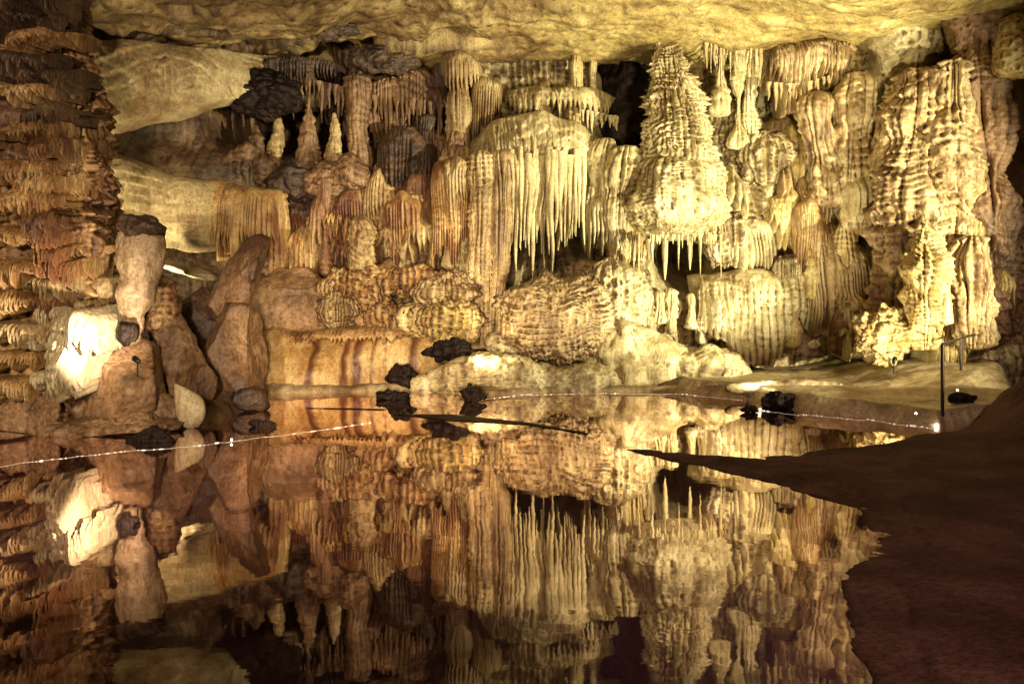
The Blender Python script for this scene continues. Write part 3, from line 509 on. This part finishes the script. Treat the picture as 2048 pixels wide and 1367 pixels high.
drape('rusty_curtain',[(1560,425),(1610,400),(1670,430)],[(1570,520),(1620,570),(1665,530)],[17.8,17.5,17.8],M['orange'],label='small orange pleated hood at the top of the tan fan',cat='curtain',depth=.3,nfl=16,amp=.08,tip=50,seed=334,dome=.4,saw=.1,rag=.2)
drape('tan_hood',[(1655,530),(1700,495),(1745,510)],[(1660,600),(1700,620),(1745,600)],17.3,M['tan'],label='fluted tan hood beside the dark gap right of the tan fan',cat='flowstone',depth=.4,nfl=14,amp=.06,tip=20,seed=332,dome=.5,saw=.1)
drape('fluted_sheet',[(1440,440),(1490,425),(1550,440)],[(1440,540),(1490,550),(1560,545)],18,M['cream'],label='short fluted cream sheet right of the overhanging rim',cat='flowstone',depth=.35,nfl=12,amp=.07,tip=24,seed=333)
col('rounded_stalagmite',[(1635,178,22),(1636,200,36),(1634,245,38),(1638,290,34),(1646,330,28),(1652,380,34),(1652,420,38)],17.5,M['tan'],label='smooth round topped stalagmite between the slender columns and capped column',cat='stalagmite',seed=340,nth=120,saw=.15,sk=5,rough=.06,fl=.07,nf=10,lump=.10)
col('capped_column',[(1712,145,26),(1712,165,36),(1712,200,30),(1711,260,28),(1713,330,32),(1715,400,32),(1718,470,34)],17.3,M['tan'],label='narrow column with flat flared top left of the dark vertical gap',cat='column',seed=341,nth=130,saw=.15,sk=5,fl=.11,nf=10,rough=.06,lump=.10)
col('massive_column',[(1832,140,40),(1830,190,54),(1828,250,56),(1826,350,60),(1826,440,62),(1818,520,62),(1808,600,56),(1800,700,62)],16.4,M['tan'],label='massive tan column right of the dark vertical gap',cat='column',seed=350,nth=250,step=2.1,saw=.28,sk=4,fl=.15,nf=18,rough=.09,rf=2.6,lump=.18)
col('stacked_column',[(1908,120,28),(1908,160,36),(1908,220,30),(1908,300,36),(1908,400,38),(1905,480,42),(1902,560,46),(1898,700,50)],16.0,M['tan'],label='tall bright column of stacked knobs among the right hand columns',cat='column',seed=351,nth=180,step=2.,saw=.28,sk=4.2,fl=.11,nf=9,rough=.08,rf=3,lump=.16)
col('shadowed_column',[(1965,-60,54),(1962,60,46),(1968,130,38),(1970,160,42),(1968,230,36),(1972,340,44),(1975,460,50),(1965,560,54),(1955,700,58)],16.2,M['brown'],label='shadowed brown column rising to the ceiling at far right',cat='column',seed=352,nth=190,step=2.1,saw=.28,sk=4.2,fl=.12,nf=12,rough=.08,rf=2.6,lump=.16)
col('yellow_stalagmite',[(1850,440,14),(1848,480,34),(1842,540,44),(1842,610,42),(1845,700,42)],15.2,M['yellow'],label='bright knobby yellow stalagmite in front of the massive column',cat='stalagmite',seed=353,nth=160,step=1.9,saw=.26,sk=6,rough=.09,rf=3.,lump=.14,fl=.08)
col('fluted_stalagmite',[(1945,470,20),(1940,520,44),(1945,600,50),(1945,700,48)],15.4,M['tan'],label='fluted tan stalagmite at the right beside the railing',cat='stalagmite',seed=354,nth=150,step=1.9,fl=.12,nf=14,saw=.18,sk=5,rough=.06,lump=.12)
blob('knobby_mound',1765,672,54,48,15.2,M['yellow'],label='round knobby yellow mound at the left foot of the right hand columns',cat='mound',saw=.2,sk=7,na=.2,nf=2.2,seed=355,n=110)
blob('flowstone_mound',1700,660,40,50,17.2,M['brown'],label='dim mound in the gap left of the knobby yellow mound',cat='mound',na=.14,saw=.1,seed=356)
col('stalagmite',[(1892,560,5),(1893,600,9),(1893,650,12)],14.9,M['cream'],label='tiny thin white stalagmite in front of the bright knobbed column',cat='stalagmite',seed=357,lump=.04)
col('distant_column',[(2034,240,12),(2036,290,18),(2038,350,20),(2038,430,24)],20,M['umber'],label='faint distant stalagmite in the dark passage at the right edge',cat='stalagmite',seed=358,saw=.08)
blob('ceiling_lump',2035,95,46,60,15.5,M['yellow'],label='brightly lit yellow rock in the upper right corner',cat='rock',na=.2,ridg=.08,saw=.15,seed=359)
blob('ceiling_lump',1960,40,60,80,16.2,M['brown'],label='brown rock bulge around the top of the shadowed column',cat='rock',na=.2,ridg=.08,saw=.2,seed=360)
blob('shelf_boulder',1628,688,14,8,16.5,M['pale'],label='tiny pale stone lying in the shadow behind the shelf',cat='stone',seed=361)
blob('shelf_mound',1575,778,120,18,14.9,M['shelf'],label='brightly lit smooth hump on the shelf behind the black rock',cat='mound',na=.14,seed=362,pw=2.4,n=90)
blob('shelf_boulder',1925,796,30,14,12.6,M['dark'],label='dark stone beside the foot of the tall post',cat='stone',na=.12,cut=10,seed=363)
# ---------- railing ----------
def tube(name,pts,r,mat,parent):
    P=np.array(pts,float); n=len(P); th=np.linspace(0,2*np.pi,10,endpoint=False); out=[]
    for i in range(n):
        d=P[min(i+1,n-1)]-P[max(i-1,0)]; d/=np.linalg.norm(d); a=np.cross(d,[0.3,.9,.31]); a/=np.linalg.norm(a); b=np.cross(d,a)
        rr=r if np.isscalar(r) else r[i]
        out.append(P[i]+rr*(np.cos(th)[:,None]*a+np.sin(th)[:,None]*b))
    return link(name,np.array(out),gridF(n,10,True),mat,parent)
t=thing('railing','thin dark metal railing beside the path at the right edge','railing',1885,850,12.1)
p0=w3(1885,688,12.1); p1=w3(1885,856,12.1); q0=w3(1922,676,14.5); q1=w3(1922,722,14.5); e=w3(2075,640,19)
tube('post',[p1,p1*.5+p0*.5,p0],.024,M['metal'],t)
tube('post',[q1+np.array([0,0,-.15]),q0],.022,M['metal'],t)
tube('rail',[p0,p0*.5+w3(1922,676,14.5)*.5,q0,e],.018,M['metal'],t)
# ---------- waterline glints, drawn as glowing tubes ----------
for i,(pts,lb) in enumerate([([(-20,934),(180,911),(330,896),(463,882),(600,864),(740,846)],'thin glowing line standing in for glints across the still water at lower left'),([(965,800),(1060,788),(1200,785),(1350,788),(1480,798)],'thin glowing line standing in for glints along the water below the central mound'),([(1500,818),(1600,829),(1740,840),(1876,858)],'thin glowing line standing in for glints along the water below the bright shelf')]):
    t=thing('painted_glint_line',lb,'waterline',pts[0][0],pts[0][1],G(*pts[0])[1]); t.location.z=0
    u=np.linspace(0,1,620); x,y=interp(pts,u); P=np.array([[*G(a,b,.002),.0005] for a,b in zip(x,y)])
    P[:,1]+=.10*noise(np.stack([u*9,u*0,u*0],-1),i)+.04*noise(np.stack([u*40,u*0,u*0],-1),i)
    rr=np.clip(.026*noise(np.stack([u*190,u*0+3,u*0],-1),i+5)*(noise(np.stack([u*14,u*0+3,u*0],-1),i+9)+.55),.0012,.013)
    tube('glint_tube',P,rr,M['glint'],t)
def bulb(px,py,r,lb,z=.03):
    D=G(px,py,z)[1]; V,F=revolve([(px,py-r*W/D,r*W/D),(px,py,r*W/D),(px,py+r*W/D,r*W/D)],D,nth=12,step=.8,rough=0)
    link('lit_bulb',V,F,M['bulb'],None,lb,'lamp','small lit bulbs along the waterline')
bulb(463,879,.012,'tiny lit bulb on the glinting line at lower left')
bulb(1872,850,.018,'tiny lit bulb at the water beside the tall post')
bulb(1832,826,.013,'tiny lit bulb on the shelf edge left of the tall post',z=.2)
bulb(1520,818,.013,'tiny lit bulb at the left side of the black rock before the shelf')
bulb(1915,780,.012,'tiny lit bulb right of the tall post on the path edge',z=.5)
def spot(name,loc,aim,watts,color,size,r=.3,blend=.7):
    l=bpy.data.lights.new(name,'SPOT'); l.energy=watts; l.color=color; l.shadow_soft_size=r; l.spot_size=math.radians(size); l.spot_blend=blend
    o=bpy.data.objects.new(name,l); col_.objects.link(o); o.location=loc; o.rotation_euler=(Vector(aim)-Vector(loc)).to_track_quat('-Z','Y').to_euler(); return o
def flood(px,py,D,label,aim,watts,color,size=100,r=.06):
    p=w3(px,py,D); a=np.array(aim)-p; a/=np.linalg.norm(a)
    t=bpy.data.objects.new('floodlight',None); col_.objects.link(t); t.location=p; tag(t,label,'lamp',None)
    s=np.cross(a,[0,0,1.]); s/=np.linalg.norm(s); u=np.cross(s,a); k=.035
    ring=lambda c,r:[c+r*(math.cos(x)*s+math.sin(x)*u) for x in np.linspace(0,2*math.pi,14,endpoint=False)]
    V=np.array([ring(p-a*.12,.004),ring(p-a*.12,k*.7),ring(p-a*.03,k),ring(p,k*1.1),ring(p-a*.004,k*.9)]); link('housing',V,gridF(5,14,True),M['metal'],t)
    V=np.array([ring(p-a*.006,k*.9),ring(p-a*.004,.003)]); link('lens',V,gridF(2,14,True),M['bulb'],t)
    tube('stake',[p-a*.08,p-a*.08+np.array([0,0,-.2])],.01,M['metal'],t)
    spot('flood_beam',tuple(p+a*.03),tuple(aim),watts,color,size,r,.6)
WARM=(1,.78,.48); YEL=(1,.85,.48); GRN=(1,.91,.54); ORG=(1,.74,.42)
flood(268,716,10.95,'small lamp standing before the boulders, shining on the left pillar',w3(120,615,11.9),300,(1,.82,.55),size=100,r=.05)
flood(276,575,13.6,'lamp hidden behind the tan club shaped rock lighting the smooth cream bulge',w3(330,350,16.6),560,YEL,size=120)
flood(940,768,14.75,'bright lamp behind the small black rock at centre',w3(1120,380,18),420,YEL,size=80)
flood(1556,788,14.1,'lamp behind the black rock before the bright shelf',w3(1330,250,18),1300,GRN,size=110)
flood(1790,716,13.9,'lamp at the foot of the yellow stalagmite',w3(1880,450,16.6),200,YEL,size=110)
spot('unseen_flood',(11,8,1.8),tuple(w3(1300,330,18)),14500,GRN,56,.12)  # unseen key off frame at right, follows the stalagmite's shadow direction
spot('unseen_flood',(-2.5,0,3.2),tuple(w3(360,500,14)),6200,WARM,56)  # added warm fill beside the camera, brightens the left side
spot('unseen_flood',(-.5,1,1.4),tuple(w3(760,630,17)),10500,ORG,24)  # added orange fill near the camera for the banded flowstone
spot('unseen_flood',(4.5,2.5,.9),tuple(w3(1450,-40,16)),7200,YEL,40)  # added flood from the camera side to brighten the ceiling
spot('unseen_flood',(3.5,-2,5.5),(4.8,7.5,0),2000,(1,.62,.52),66)  # added reddish fill from above to lift the mud bank and water
w=bpy.data.worlds.new('World'); bpy.context.scene.world=w; w.use_nodes=True; nt=w.node_tree
sk=nt.nodes.new('ShaderNodeTexSky'); sk.sky_type='NISHITA'; sk.sun_disc=False; sk.sun_elevation=math.radians(3); sk.sun_rotation=math.radians(180)
nt.links.new(sk.outputs[0],nt.nodes['Background'].inputs[0]); nt.nodes['Background'].inputs[1].default_value=.03
c=bpy.data.cameras.new('camera'); c.sensor_width=36; c.lens=W/2048*36; c.shift_y=-(683.5-560)/2048; c.clip_end=200; c.clip_start=.05
o=bpy.data.objects.new('camera',c); col_.objects.link(o); o.location=(0,0,CZ); o.rotation_euler=(math.pi/2,0,0); bpy.context.scene.camera=o
bpy.context.scene.view_settings.view_transform='Standard'
